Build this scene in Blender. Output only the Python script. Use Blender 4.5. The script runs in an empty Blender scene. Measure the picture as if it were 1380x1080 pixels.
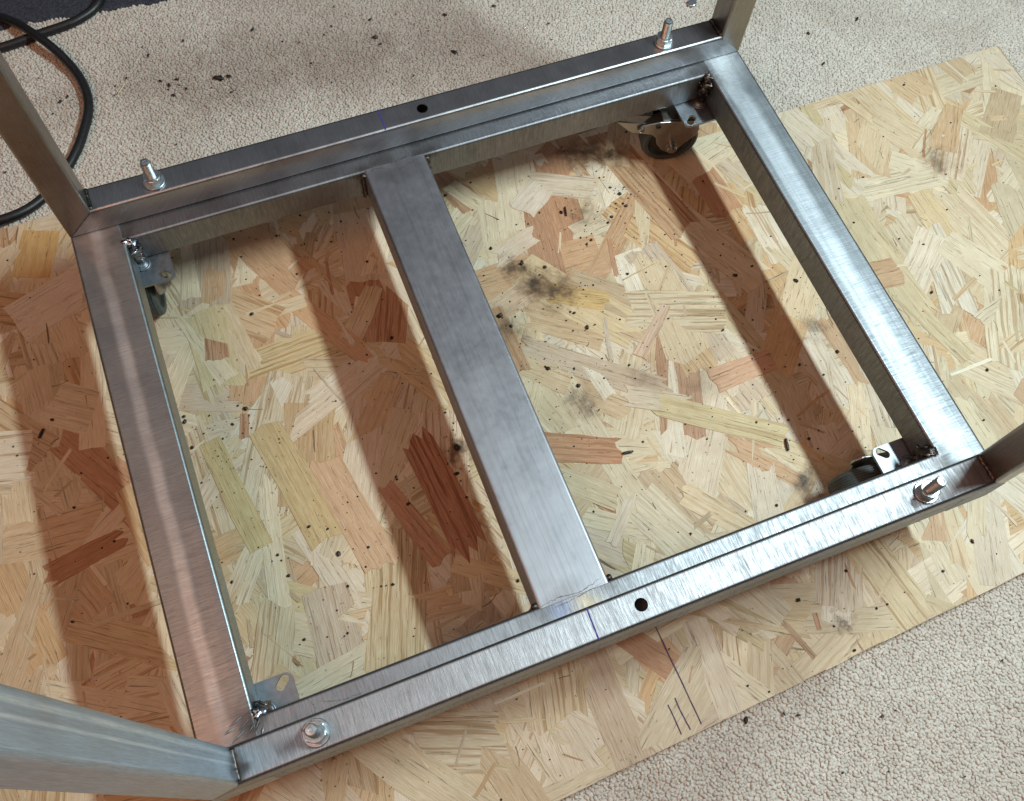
import bpy, bmesh, math, random
import numpy as np
from mathutils import Vector, Matrix, noise as mnoise

random.seed(7)
rng = np.random.default_rng(11)
scene = bpy.context.scene
COL = scene.collection

# ------------------------------------------------------------------ camera
cam_data = bpy.data.cameras.new('camera')
cam = bpy.data.objects.new('camera', cam_data)
COL.objects.link(cam)
cam_data.sensor_fit = 'HORIZONTAL'
cam_data.sensor_width = 36.0
cam_data.lens = 36.0 * 1272.1 / 1380.0
cam_data.clip_start = 0.02
cam_data.clip_end = 50
Mc = Matrix(((0.93002318, 0.31681286, -0.1862431, -0.1534),
             (-0.36452953, 0.85957995, -0.35810687, -0.2963),
             (0.04663797, 0.4009388, 0.91491693, 0.7532),
             (0, 0, 0, 1)))
cam.matrix_world = Mc
scene.camera = cam

# ------------------------------------------------------------------ world, lamps, exposure
world = bpy.data.worlds.new('World')
scene.world = world
world.use_nodes = True
wb = world.node_tree.nodes['Background']
wb.inputs[0].default_value = (1.0, 0.92, 0.86, 1)
wb.inputs[1].default_value = 0.04


def area(name, loc, target, sx, sy, power, color):
    d = bpy.data.lights.new(name, 'AREA')
    d.shape = 'RECTANGLE'
    d.size = sx
    d.size_y = sy
    d.energy = power
    d.color = color
    o = bpy.data.objects.new(name, d)
    COL.objects.link(o)
    z = (Vector(loc) - Vector(target)).normalized()
    x = Vector((0, 1, 0)).cross(z).normalized()
    y = z.cross(x)
    m = Matrix((x, y, z)).transposed().to_4x4()
    m.translation = loc
    o.matrix_world = m
    return o


area('work_lamp', (0.68, -0.15, 1.12), (0.0, 0.0, 0.0), 0.05, 0.36, 18.3, (0.80, 0.98, 1.0))
area('room_lamp', (-1.0, -0.45, 1.75), (-0.1, 0.0, 0.0), 1.0, 1.3, 13.0, (1.0, 0.41, 0.19))

area('steel_reflection_fill', (0.4, 0.55, 2.25), (0.4, 0.55, 0.0), 3.2, 3.0, 8.0, (0.82, 0.90, 1.0))  # added overhead panel, gives the steel tops something pale to reflect

vs = scene.view_settings
vs.view_transform = 'Standard'
vs.look = 'None'
vs.exposure = 0.0
vs.gamma = 1.0
vs.use_curve_mapping = False

# ------------------------------------------------------------------ node helpers
def new_mat(name):
    m = bpy.data.materials.new(name)
    m.use_nodes = True
    nt = m.node_tree
    return m, nt, nt.nodes['Principled BSDF']


def N(nt, t, **kw):
    n = nt.nodes.new(t)
    for k, v in kw.items():
        setattr(n, k, v)
    return n


def setin(node, idx, val, nt):
    if hasattr(val, 'is_output'):
        nt.links.new(val, node.inputs[idx])
    else:
        node.inputs[idx].default_value = val


def math_n(nt, op, a, b=0.0, clamp=False):
    n = N(nt, 'ShaderNodeMath', operation=op, use_clamp=clamp)
    setin(n, 0, a, nt)
    setin(n, 1, b, nt)
    return n.outputs[0]


def mix_n(nt, fac, a, b, blend='MIX'):
    n = N(nt, 'ShaderNodeMix', data_type='RGBA', blend_type=blend)
    setin(n, 0, fac, nt)
    setin(n, 6, a, nt)
    setin(n, 7, b, nt)
    return n.outputs[2]


def noise_n(nt, vec, scale, detail=3.0, rough=0.55, dist=0.0):
    n = N(nt, 'ShaderNodeTexNoise')
    if vec is not None:
        nt.links.new(vec, n.inputs['Vector'])
    n.inputs['Scale'].default_value = scale
    n.inputs['Detail'].default_value = detail
    n.inputs['Roughness'].default_value = rough
    n.inputs['Distortion'].default_value = dist
    return n.outputs[0]


def range_n(nt, v, a, b, c=0.0, d=1.0, smooth=False):
    n = N(nt, 'ShaderNodeMapRange')
    n.interpolation_type = 'SMOOTHSTEP' if smooth else 'LINEAR'
    setin(n, 0, v, nt)
    for i, x in enumerate((a, b, c, d)):
        n.inputs[i + 1].default_value = x
    return n.outputs[0]


def vmul(nt, vec, s):
    n = N(nt, 'ShaderNodeVectorMath', operation='MULTIPLY')
    nt.links.new(vec, n.inputs[0])
    n.inputs[1].default_value = s
    return n.outputs[0]


def bump_n(nt, h, strength, dist, normal=None):
    n = N(nt, 'ShaderNodeBump')
    n.inputs['Strength'].default_value = strength
    n.inputs['Distance'].default_value = dist
    nt.links.new(h, n.inputs['Height'])
    if normal is not None:
        nt.links.new(normal, n.inputs['Normal'])
    return n.outputs[0]


def stain_shade_mask(nt, pos, x, y, z, r0, r1, warp):
    """1 inside r0, 0 outside r1 (world metres), outline warped by noise."""
    s = N(nt, 'ShaderNodeVectorMath', operation='DISTANCE')
    nt.links.new(pos, s.inputs[0])
    s.inputs[1].default_value = (x, y, z)
    d = math_n(nt, 'ADD', s.outputs['Value'], warp)
    return range_n(nt, d, r0, r1, 1.0, 0.0, True)


# ------------------------------------------------------------------ materials
def steel(name, base=(0.56, 0.56, 0.57), rough=0.38, across=True, bump=0.25, aniso=0.55, contrast=0.35,
          mott=0.25, stains=(), streak=0.0, relief=0.0, bands=()):
    m, nt, bs = new_mat(name)
    uv = N(nt, 'ShaderNodeUVMap', uv_map='UVMap').outputs[0]
    geo = N(nt, 'ShaderNodeNewGeometry')
    pos = geo.outputs['Position']
    wv = noise_n(nt, pos, 55, 2)
    warp = math_n(nt, 'MULTIPLY', math_n(nt, 'SUBTRACT', wv, 0.5), 0.03)
    # skew the brushing a little so that it is not ruler-straight
    sk = N(nt, 'ShaderNodeVectorMath', operation='ADD')
    nt.links.new(uv, sk.inputs[0])
    cmb = N(nt, 'ShaderNodeCombineXYZ')
    nt.links.new(math_n(nt, 'MULTIPLY', math_n(nt, 'SUBTRACT', noise_n(nt, pos, 30, 1), 0.5), 0.003), cmb.inputs[0])
    nt.links.new(cmb.outputs[0], sk.inputs[1])
    sc = (1.0, 0.04, 1.0) if across else (0.03, 1.0, 1.0)
    s1 = noise_n(nt, vmul(nt, sk.outputs[0], sc), 2600, 2, 0.7)
    s2 = noise_n(nt, vmul(nt, sk.outputs[0], sc), 800, 2, 0.6)
    mo = noise_n(nt, pos, 26, 2, 0.6)
    mo2 = noise_n(nt, pos, 150, 2, 0.6)
    s = math_n(nt, 'ADD', math_n(nt, 'MULTIPLY', s1, 0.6), math_n(nt, 'MULTIPLY', s2, 0.4))
    sr = range_n(nt, s, 0.36, 0.64)
    lo = tuple(c * (1 - contrast) for c in base) + (1,)
    hi = tuple(min(1, c * (1 + contrast * 0.6)) for c in base) + (1,)
    col = mix_n(nt, sr, lo, hi)
    mm = range_n(nt, mo, 0.3, 0.7, 1 - mott, 1.0)
    cc = N(nt, 'ShaderNodeCombineColor')
    for i in range(3):
        nt.links.new(mm, cc.inputs[i])
    col = mix_n(nt, 1.0, col, cc.outputs[0], 'MULTIPLY')
    if streak:
        st = noise_n(nt, vmul(nt, uv, (0.012, 1.0, 1.0)), 330, 2, 0.5)
        sf = range_n(nt, st, 0.50, 0.62, 0.0, streak)
        col = mix_n(nt, sf, col, tuple(c * 0.5 for c in base) + (1,))
    ro = math_n(nt, 'ADD', math_n(nt, 'MULTIPLY', math_n(nt, 'SUBTRACT', sr, 0.5), -0.16),
                math_n(nt, 'ADD', math_n(nt, 'MULTIPLY', math_n(nt, 'SUBTRACT', mo, 0.5), 0.2),
                       math_n(nt, 'ADD', rough, math_n(nt, 'MULTIPLY', math_n(nt, 'SUBTRACT', mo2, 0.5), 0.18))), True)
    for (v0, w_, wob_, gain) in bands:
        sep = N(nt, 'ShaderNodeSeparateXYZ')
        nt.links.new(uv, sep.inputs[0])
        wn = noise_n(nt, vmul(nt, uv, (1.0, 0.0, 0.0)), 14, 2)
        dv = math_n(nt, 'ABSOLUTE', math_n(nt, 'SUBTRACT', sep.outputs[1], math_n(nt, 'ADD', v0, math_n(nt, 'MULTIPLY', math_n(nt, 'SUBTRACT', wn, 0.5), wob_))))
        dv = math_n(nt, 'ADD', dv, math_n(nt, 'MULTIPLY', math_n(nt, 'SUBTRACT', s1, 0.5), w_ * 0.9))
        bm_ = range_n(nt, dv, w_ * 0.25, w_, 1.0, 0.0, True)
        pat = range_n(nt, noise_n(nt, vmul(nt, uv, (1.0, 0.35, 1.0)), 26, 4, 0.7), 0.30, 0.62, 0.5, 1.0)
        bf = math_n(nt, 'MULTIPLY', bm_, pat)
        col = mix_n(nt, bf, col, mix_n(nt, sr, tuple(min(0.9, c * gain * 0.8) for c in base) + (1,), tuple(min(0.95, c * gain * 1.25) for c in base) + (1,)))
        ro = math_n(nt, 'ADD', ro, math_n(nt, 'MULTIPLY', bf, 0.05))
    for (x, y, z, r0, r1, c, k) in stains:
        f = math_n(nt, 'MULTIPLY', stain_shade_mask(nt, pos, x, y, z, r0, r1, warp), k)
        col = mix_n(nt, f, col, c + (1,))
        ro = math_n(nt, 'ADD', ro, math_n(nt, 'MULTIPLY', f, 0.12))
    nt.links.new(col, bs.inputs['Base Color'])
    nt.links.new(ro, bs.inputs['Roughness'])
    bs.inputs['Metallic'].default_value = 1.0
    bs.inputs['Anisotropic'].default_value = aniso
    bs.inputs['Anisotropic Rotation'].default_value = 0.0 if across else 0.25
    tg = N(nt, 'ShaderNodeTangent', direction_type='UV_MAP', uv_map='UVMap')
    nt.links.new(tg.outputs[0], bs.inputs['Tangent'])
    b1 = bump_n(nt, s, bump, 0.0003)
    b2 = bump_n(nt, mo, 0.08, 0.002, b1)
    if relief:
        lw = noise_n(nt, vmul(nt, sk.outputs[0], (0.06, 1.0, 1.0)), 110, 2, 0.5)
        b2 = bump_n(nt, lw, relief, 0.0016, b2)
    nt.links.new(b2, bs.inputs['Normal'])
    return m


def plain_metal(name, base, rough, nscale=200, var=0.25, bump=0.1, metallic=1.0):
    m, nt, bs = new_mat(name)
    tc = N(nt, 'ShaderNodeNewGeometry').outputs['Position']
    n = noise_n(nt, tc, nscale, 4, 0.6)
    col = mix_n(nt, range_n(nt, n, 0.3, 0.7), tuple(c * (1 - var) for c in base) + (1,), tuple(min(1, c * (1 + var)) for c in base) + (1,))
    nt.links.new(col, bs.inputs['Base Color'])
    nt.links.new(math_n(nt, 'ADD', rough - 0.08, math_n(nt, 'MULTIPLY', n, 0.16)), bs.inputs['Roughness'])
    bs.inputs['Metallic'].default_value = metallic
    nt.links.new(bump_n(nt, n, bump, 0.001), bs.inputs['Normal'])
    return m


def plain(name, base, rough, nscale=200, var=0.3, bump=0.15):
    return plain_metal(name, base, rough, nscale, var, bump, 0.0)


SOOT = (0.06, 0.05, 0.045)
BLUE = (0.16, 0.22, 0.42)
STRAW = (0.55, 0.42, 0.22)
W, D, B, H, HB = 0.2988, 0.2316, 0.0237, 0.0247, 0.0307
WF, WL, WR = 0.0392, 0.040, 0.0379
ZT = 0.1056                      # top of base frame
ZB = ZT - HB                     # underside of base frame
ML, MR = -0.0617, -0.0079        # middle rail
ZC = ZT + H                      # top of crossbars
corners = [(sx * (W - 0.040), sy * (D - WF), ZT) for sx in (-1, 1) for sy in (-1, 1)]
corner_gr = tuple((sx * (W - 0.019), sy * (D - 0.036), ZT, 0.004, 0.030, (0.50, 0.52, 0.55), 0.45) for sx in (-1, 1) for sy in (-1, 1))
corner_st = corner_gr + tuple((x, y, ZT - 0.008, 0.004, 0.022, SOOT, 0.75) for x, y, z in corners)
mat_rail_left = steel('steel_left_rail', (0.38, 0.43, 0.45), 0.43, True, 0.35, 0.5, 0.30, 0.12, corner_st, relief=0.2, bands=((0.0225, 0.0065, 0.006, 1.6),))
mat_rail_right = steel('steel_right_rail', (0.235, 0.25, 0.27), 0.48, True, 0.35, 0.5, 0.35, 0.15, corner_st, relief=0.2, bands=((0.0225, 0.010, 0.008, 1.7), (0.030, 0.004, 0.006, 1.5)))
mat_rail_end = steel('steel_end_rails', (0.27, 0.28, 0.30), 0.48, True, 0.3, 0.4, 0.35, 0.2,
                     corner_st + tuple((x, y, ZT, 0.003, 0.016, c, k) for x, y, c, k in
                                       ((ML, -D + WF - 0.004, SOOT, 0.35), (MR, -D + WF, SOOT, 0.3),
                                        (ML, D - WF, SOOT, 0.7), (MR, D - WF, SOOT, 0.7), (-0.04, D - WF + .006, SOOT, 0.45),
                                        (-0.045, -D + WF - 0.012, BLUE, 0.3), (-0.028, -D + WF - 0.010, STRAW, 0.4))))
mat_rail_mid = steel('steel_middle_rail', (0.37, 0.375, 0.405), 0.46, False, 0.15, 0.2, 0.12, 0.08,
                     ((-0.03, D - WF - .001, ZT, 0.003, 0.022, SOOT, 0.4), (-0.052, D - WF - .004, ZT, 0.003, 0.016, SOOT, 0.35), (-0.04, -D + WF - .002, ZT, 0.004, 0.022, SOOT, 0.30)), 0.22)
mat_bar_front = steel('steel_front_bar', (0.30, 0.305, 0.32), 0.47, True, 0.45, 0.5, 0.35, 0.15,
                      ((-W + 0.027, -D + 0.006, ZC, 0.002, 0.010, SOOT, 0.9), (-W + 0.027, -D + 0.017, ZC, 0.002, 0.010, SOOT, 0.9), (W - 0.028, -D + 0.012, ZC, 0.0, 0.03, SOOT, 0.6),
                       (-W + 0.024, -D + 0.020, ZC, 0.003, 0.010, (0.3, 0.16, 0.1), 0.5)))
mat_bar_back = steel('steel_back_bar', (0.44, 0.44, 0.46), 0.36, True, 0.25, 0.4, 0.25, 0.2,
                     ((W - 0.026, D - 0.012, ZC, 0.004, 0.03, SOOT, 0.6), (-W + 0.02, D - B, ZC, 0.002, 0.014, SOOT, 0.5)))
mat_leg = steel('steel_legs_ground', (0.52, 0.62, 0.72), 0.44, False, 0.3, 0.3, 0.18, 0.15, relief=0.2, bands=((0.0070, 0.0022, 0.0012, 1.35), (0.0130, 0.0012, 0.0010, 1.4)))
mat_leg_mill = steel('steel_legs_mill', (0.30, 0.28, 0.26), 0.33, False, 0.2, 0.3, 0.2, 0.2)
mat_weld = plain_metal('weld_metal', (0.115, 0.10, 0.095), 0.40, 350, 0.5, 0.6)
mat_weld_bright = plain_metal('weld_metal_bright', (0.36, 0.40, 0.45), 0.28, 350, 0.3, 0.4)
mat_crack = plain('weld_soot', (0.07, 0.066, 0.07), 0.6)
mat_zinc = plain_metal('zinc_plate', (0.25, 0.275, 0.305), 0.50, 260, 0.14, 0.08)
mat_bolt = plain_metal('bolt_zinc', (0.50, 0.55, 0.58), 0.38, 400, 0.15, 0.1)
mat_chrome = plain_metal('bright_steel', (0.34, 0.325, 0.31), 0.34, 150, 0.1, 0.05)
mat_rubber = plain('grey_rubber', (0.055, 0.066, 0.064), 0.55, 500, 0.25, 0.2)
mat_hub = plain('dark_plastic', (0.02, 0.022, 0.022), 0.4, 300)
mat_cable = plain('cable_rubber', (0.012, 0.012, 0.014), 0.42, 300, 0.3, 0.12)
mat_bead = plain('spatter_oxide', (0.018, 0.015, 0.014), 0.45, 600)
mat_ink = plain('blue_ink', (0.04, 0.025, 0.26), 0.6, 900, 0.35)
mat_pencil = plain('grey_violet_ink', (0.06, 0.052, 0.13), 0.8, 700, 0.6)
mat_slug = plain_metal('slug_steel', (0.5, 0.52, 0.55), 0.35)
mat_splinter = plain('pale_wood', (0.66, 0.52, 0.32), 0.7)
mat_core = plain('board_core', (0.36, 0.25, 0.14), 0.85, 120, 0.45, 0.5)


def wood_material():
    m, nt, bs = new_mat('strand_wood')
    at = N(nt, 'ShaderNodeAttribute', attribute_name='col')
    uv = N(nt, 'ShaderNodeUVMap', uv_map='UVMap').outputs[0]
    pos = N(nt, 'ShaderNodeNewGeometry').outputs['Position']
    # wobble the grain
    wob = N(nt, 'ShaderNodeVectorMath', operation='ADD')
    nt.links.new(uv, wob.inputs[0])
    cmb = N(nt, 'ShaderNodeCombineXYZ')
    nt.links.new(math_n(nt, 'MULTIPLY', math_n(nt, 'SUBTRACT', noise_n(nt, uv, 45, 2), 0.5), 0.0022), cmb.inputs[1])
    nt.links.new(cmb.outputs[0], wob.inputs[1])
    g1 = noise_n(nt, vmul(nt, wob.outputs[0], (0.05, 1, 1)), 1500, 2, 0.65)
    g2 = noise_n(nt, vmul(nt, wob.outputs[0], (0.035, 1, 1)), 330, 2, 0.55)
    blot = noise_n(nt, uv, 60, 2, 0.6)
    base = at.outputs['Color']
    dark = mix_n(nt, 1.0, base, (0.87, 0.81, 0.74, 1), 'MULTIPLY')
    lite = mix_n(nt, 0.15, base, (0.86, 0.78, 0.62, 1))
    c = mix_n(nt, range_n(nt, g1, 0.40, 0.66), dark, lite)
    # latewood bands, strong only on some strands (alpha)
    band = range_n(nt, g2, 0.50, 0.60, 0.0, 1.0, True)
    c = mix_n(nt, math_n(nt, 'MULTIPLY', band, at.outputs['Alpha']), c, mix_n(nt, 1.0, base, (0.55, 0.40, 0.27, 1), 'MULTIPLY'))
    c = mix_n(nt, range_n(nt, blot, 0.30, 0.75, 0.30, 0.0), c, mix_n(nt, 1.0, base, (0.70, 0.60, 0.48, 1), 'MULTIPLY'))
    # thin splits
    sp = noise_n(nt, vmul(nt, wob.outputs[0], (0.022, 1, 1)), 520, 2, 0.5)
    split = range_n(nt, math_n(nt, 'ABSOLUTE', math_n(nt, 'SUBTRACT', sp, 0.63)), 0.0, 0.010, 0.75, 0.0)
    c = mix_n(nt, split, c, (0.11, 0.065, 0.035, 1))
    # bark flecks and grime
    fl = noise_n(nt, pos, 240, 3, 0.6)
    c = mix_n(nt, range_n(nt, fl, 0.68, 0.74, 0.0, 0.6), c, (0.13, 0.085, 0.05, 1))
    gr = noise_n(nt, pos, 9, 4, 0.6)
    c = mix_n(nt, range_n(nt, gr, 0.46, 0.76, 0.0, 0.30), c, (0.26, 0.20, 0.13, 1))
    # scorch marks from welding
    wv = noise_n(nt, pos, 70, 4, 0.65)
    warp = math_n(nt, 'MULTIPLY', math_n(nt, 'SUBTRACT', wv, 0.5), 0.05)
    for (x, y, r, k) in ((0.076, 0.088, 0.024, 0.8), (0.060, 0.103, 0.020, 0.75), (-0.058, -0.028, 0.014, 0.85),
                         (0.166, 0.222, 0.020, 0.7), (0.188, 0.214, 0.018, 0.7), (0.150, 0.228, 0.016, 0.55), (0.207, -0.159, 0.016, 0.7),
                         (0.022, 0.066, 0.022, 0.5), (0.136, 0.158, 0.018, 0.4), (0.050, 0.124, 0.014, 0.6),
                         (0.285, -0.030, 0.016, 0.4), (0.500, 0.094, 0.018, 0.45), (0.057, -0.024, 0.018, 0.5),
                         (0.178, -0.2745, 0.007, 0.5), (0.120, -0.020, 0.020, 0.25), (0.165, -0.045, 0.02, 0.25)):
        sd = N(nt, 'ShaderNodeVectorMath', operation='DISTANCE')
        nt.links.new(pos, sd.inputs[0])
        sd.inputs[1].default_value = (x, y, 0)
        dd = math_n(nt, 'ADD', sd.outputs['Value'], warp)
        c = mix_n(nt, range_n(nt, dd, r * 0.3, r * 1.35, min(1.0, k * 0.9), 0.0, True), c, (0.19, 0.11, 0.055, 1))
        c = mix_n(nt, range_n(nt, dd, -r * 0.1, r * 0.7, min(1.0, k * 1.15), 0.0, True), c, (0.040, 0.025, 0.016, 1))
    # tiny soot specks
    vo = N(nt, 'ShaderNodeTexVoronoi')
    nt.links.new(pos, vo.inputs['Vector'])
    vo.inputs['Scale'].default_value = 105
    den = range_n(nt, noise_n(nt, pos, 11, 2), 0.48, 0.66)
    spk = math_n(nt, 'MULTIPLY', range_n(nt, vo.outputs['Distance'], 0.07, 0.13, 0.7, 0.0), den)
    c = mix_n(nt, spk, c, (0.09, 0.06, 0.04, 1))
    nt.links.new(c, bs.inputs['Base Color'])
    bs.inputs['Roughness'].default_value = 0.55
    bs.inputs['Specular IOR Level'].default_value = 0.35
    hgt = math_n(nt, 'SUBTRACT', math_n(nt, 'ADD', math_n(nt, 'MULTIPLY', g1, 0.5), g2), math_n(nt, 'MULTIPLY', split, 1.2))
    nt.links.new(bump_n(nt, hgt, 0.7, 0.0008), bs.inputs['Normal'])
    return m


def carpet_material():
    m, nt, bs = new_mat('carpet_wool')
    pos = N(nt, 'ShaderNodeNewGeometry').outputs['Position']
    oi = N(nt, 'ShaderNodeObjectInfo')
    n1 = noise_n(nt, pos, 700, 3, 0.6)
    n2 = noise_n(nt, pos, 9, 4, 0.6)
    c = mix_n(nt, oi.outputs['Random'], (0.55, 0.525, 0.475, 1), (0.67, 0.645, 0.595, 1))
    c = mix_n(nt, range_n(nt, n1, 0.3, 0.7, 0.0, 0.35), c, (0.40, 0.35, 0.29, 1))
    c = mix_n(nt, range_n(nt, n2, 0.45, 0.75, 0.0, 0.4), c, (0.34, 0.27, 0.21, 1))
    wv = noise_n(nt, pos, 40, 3, 0.65)
    warp = math_n(nt, 'MULTIPLY', math_n(nt, 'SUBTRACT', wv, 0.5), 0.10)
    for (x, y, r, k) in ((-0.20, 0.455, 0.09, 0.32), (-0.12, 0.440, 0.09, 0.32), (-0.02, 0.425, 0.09, 0.32), (0.08, 0.405, 0.08, 0.28), (-0.30, 0.46, 0.06, 0.25)):  # dirty patch, drawn out into a painted brown shadow band of the far leg
        f = math_n(nt, 'MULTIPLY', stain_shade_mask(nt, pos, x, y, -0.01, r * 0.1, r, warp), k)
        c = mix_n(nt, f, c, (0.16, 0.095, 0.06, 1))
    nt.links.new(c, bs.inputs['Base Color'])
    bs.inputs['Roughness'].default_value = 0.9
    bs.inputs['Specular IOR Level'].default_value = 0.15
    nt.links.new(bump_n(nt, n1, 0.5, 0.0006), bs.inputs['Normal'])
    return m


def felt_material():
    m, nt, bs = new_mat('dark_felt')
    pos = N(nt, 'ShaderNodeNewGeometry').outputs['Position']
    n1 = noise_n(nt, pos, 420, 5, 0.75)
    n2 = noise_n(nt, pos, 1400, 2, 0.6)
    c = mix_n(nt, range_n(nt, n1, 0.35, 0.7), (0.012, 0.014, 0.022, 1), (0.075, 0.085, 0.115, 1))
    c = mix_n(nt, range_n(nt, n2, 0.68, 0.76, 0.0, 0.7), c, (0.25, 0.26, 0.29, 1))
    nt.links.new(c, bs.inputs['Base Color'])
    bs.inputs['Roughness'].default_value = 0.95
    nt.links.new(bump_n(nt, n1, 0.9, 0.002), bs.inputs['Normal'])
    return m


mat_wood = wood_material()
mat_carpet = carpet_material()
mat_felt = felt_material()
mat_backing = plain('carpet_backing', (0.50, 0.46, 0.41), 0.95)

# ------------------------------------------------------------------ mesh helpers
ORG = {}


def thing(name, label, cat, loc, group=None):
    o = bpy.data.objects.new(name, None)
    COL.objects.link(o)
    o.location = loc
    o.empty_display_size = 0.02
    o['label'] = label
    o['category'] = cat
    if group:
        o['group'] = group
    ORG[o.name] = Vector(loc)
    return o


def mk(name, verts, faces, mat, parent=None, origin=None, smooth=False, uvs=None, label=None, cat=None, group=None, kind=None):
    """verts in world metres; origin = world place of the object's own origin."""
    po = ORG[parent.name] if parent is not None else Vector((0, 0, 0))
    og = Vector(origin) if origin is not None else (po if parent is not None else Vector((0, 0, 0)))
    me = bpy.data.meshes.new(name)
    me.from_pydata([(v[0] - og[0], v[1] - og[1], v[2] - og[2]) for v in verts], [], faces)
    if uvs is not None:
        ul = me.uv_layers.new(name='UVMap')
        ul.data.foreach_set('uv', np.array(uvs, dtype=np.float32).ravel())
    me.polygons.foreach_set('use_smooth', [smooth] * len(me.polygons))
    me.materials.append(mat)
    me.update()
    o = bpy.data.objects.new(name, me)
    COL.objects.link(o)
    if parent is not None:
        o.parent = parent
        o.location = og - po
    else:
        o.location = og
    ORG[o.name] = og
    for k, v in (('label', label), ('category', cat), ('group', group), ('kind', kind)):
        if v:
            o[k] = v
    return o


def rrect(w, h, r, seg=6):
    pts = []
    for cx, cy, a0 in ((w / 2 - r, h / 2 - r, 0), (-w / 2 + r, h / 2 - r, 90), (-w / 2 + r, -h / 2 + r, 180), (w / 2 - r, -h / 2 + r, 270)):
        for i in range(seg + 1):
            a = math.radians(a0 + 90 * i / seg)
            pts.append((cx + r * math.cos(a), cy + r * math.sin(a)))
    return pts


def extrude(prof, f0, f1, cuts=1):
    """loft a profile of (a,b) from f0(a,b) to f1(a,b); capped; u along, v round."""
    n = len(prof)
    per = [0.0]
    for i in range(n):
        a, b = prof[i], prof[(i + 1) % n]
        per.append(per[-1] + math.hypot(a[0] - b[0], a[1] - b[1]))
    V, F, UV = [], [], []
    A = [Vector(f0(*q)) for q in prof]
    Bv = [Vector(f1(*q)) for q in prof]
    L = (sum(Bv, Vector()) / n - sum(A, Vector()) / n).length
    for k in range(cuts + 1):
        t = k / cuts
        V += [a.lerp(b, t) for a, b in zip(A, Bv)]
    for k in range(cuts):
        for i in range(n):
            j = (i + 1) % n
            F.append((k * n + i, k * n + j, (k + 1) * n + j, (k + 1) * n + i))
            u0, u1 = L * k / cuts, L * (k + 1) / cuts
            UV += [(u0, per[i]), (u0, per[i + 1]), (u1, per[i + 1]), (u1, per[i])]
    F.append(tuple(range(n))[::-1])
    UV += [(q[0], q[1]) for q in prof[::-1]]
    F.append(tuple(cuts * n + i for i in range(n)))
    UV += [(q[0], q[1]) for q in prof]
    # keep faces outward
    bm_c = sum(V, Vector()) / len(V)
    f = F[0]
    nrm = (V[f[1]] - V[f[0]]).cross(V[f[2]] - V[f[1]])
    if nrm.dot((V[f[0]] + V[f[2]]) / 2 - bm_c) < 0:
        F2, U2, c = [], [], 0
        for f in F:
            m = len(f)
            F2.append(tuple(reversed(f)))
            U2 += list(reversed(UV[c:c + m]))
            c += m
        F, UV = F2, U2
    return V, F, UV


def lathe(prof, c, sides=24, axis='z', rot=0.0):
    """prof: list of (radius, height)"""
    V, F = [], []
    n = sides
    for r, z in prof:
        for i in range(n):
            a = 2 * math.pi * i / n + rot
            p = (r * math.cos(a), r * math.sin(a), z)
            V.append(p)
    for k in range(len(prof) - 1):
        for i in range(n):
            j = (i + 1) % n
            F.append((k * n + i, k * n + j, (k + 1) * n + j, (k + 1) * n + i))
    F.append(tuple(range(n))[::-1])
    F.append(tuple((len(prof) - 1) * n + i for i in range(n)))
    return [Vector(c) + Vector(v) for v in V], F


def sweep(pts, radii, sides=10, caps=True, lump=0.0, lscale=300, seed=0):
    pts = [Vector(q) for q in pts]
    V, F = [], []
    up = Vector((0.13, 0.21, 1)).normalized()
    for k, q in enumerate(pts):
        t = (pts[min(k + 1, len(pts) - 1)] - pts[max(k - 1, 0)]).normalized()
        x = t.cross(up)
        if x.length < 1e-3:
            x = t.cross(Vector((1, 0, 0)))
        x.normalize()
        y = x.cross(t)
        r = radii[k] if hasattr(radii, '__len__') else radii
        for i in range(sides):
            a = 2 * math.pi * i / sides
            d = x * math.cos(a) + y * math.sin(a)
            rr = r
            if lump:
                rr = r * (1 + lump * mnoise.noise((q + d * r) * lscale + Vector((seed, 0, 0))))
            V.append(q + d * rr)
    n = sides
    for k in range(len(pts) - 1):
        for i in range(n):
            j = (i + 1) % n
            F.append((k * n + i, k * n + j, (k + 1) * n + j, (k + 1) * n + i))
    if caps:
        F.append(tuple(range(n))[::-1])
        F.append(tuple((len(pts) - 1) * n + i for i in range(n)))
    return V, F


def spline(ctrl, per=10):
    c = [Vector(q) for q in ctrl]
    c = [c[0] * 2 - c[1]] + c + [c[-1] * 2 - c[-2]]
    out = []
    for i in range(1, len(c) - 2):
        p0, p1, p2, p3 = c[i - 1:i + 3]
        for k in range(per):
            t = k / per
            out.append(0.5 * ((2 * p1) + (p2 - p0) * t + (2 * p0 - 5 * p1 + 4 * p2 - p3) * t * t + (3 * p1 - p0 - 3 * p2 + p3) * t ** 3))
    out.append(c[-2])
    return out


def carve(o, cutters):
    """boolean-difference the given (verts, faces) shapes out of o, baked into its mesh"""
    tmp = []
    for V, F in cutters:
        me = bpy.data.meshes.new('tmp')
        wo = ORG[o.name]
        me.from_pydata([tuple(Vector(v) - wo) for v in V], [], F)
        b = bmesh.new()
        b.from_mesh(me)
        bmesh.ops.recalc_face_normals(b, faces=b.faces)
        b.to_mesh(me)
        b.free()
        c = bpy.data.objects.new('tmp', me)
        COL.objects.link(c)
        c.parent = o.parent
        c.location = o.location
        md = o.modifiers.new('cut', 'BOOLEAN')
        md.operation = 'DIFFERENCE'
        md.solver = 'EXACT'
        md.object = c
        tmp.append(c)
    bpy.context.view_layer.update()
    dg = bpy.context.evaluated_depsgraph_get()
    me = bpy.data.meshes.new_from_object(o.evaluated_get(dg))
    o.modifiers.clear()
    old = o.data
    o.data = me
    bpy.data.meshes.remove(old)
    for c in tmp:
        me = c.data
        bpy.data.objects.remove(c)
        bpy.data.meshes.remove(me)


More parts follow.
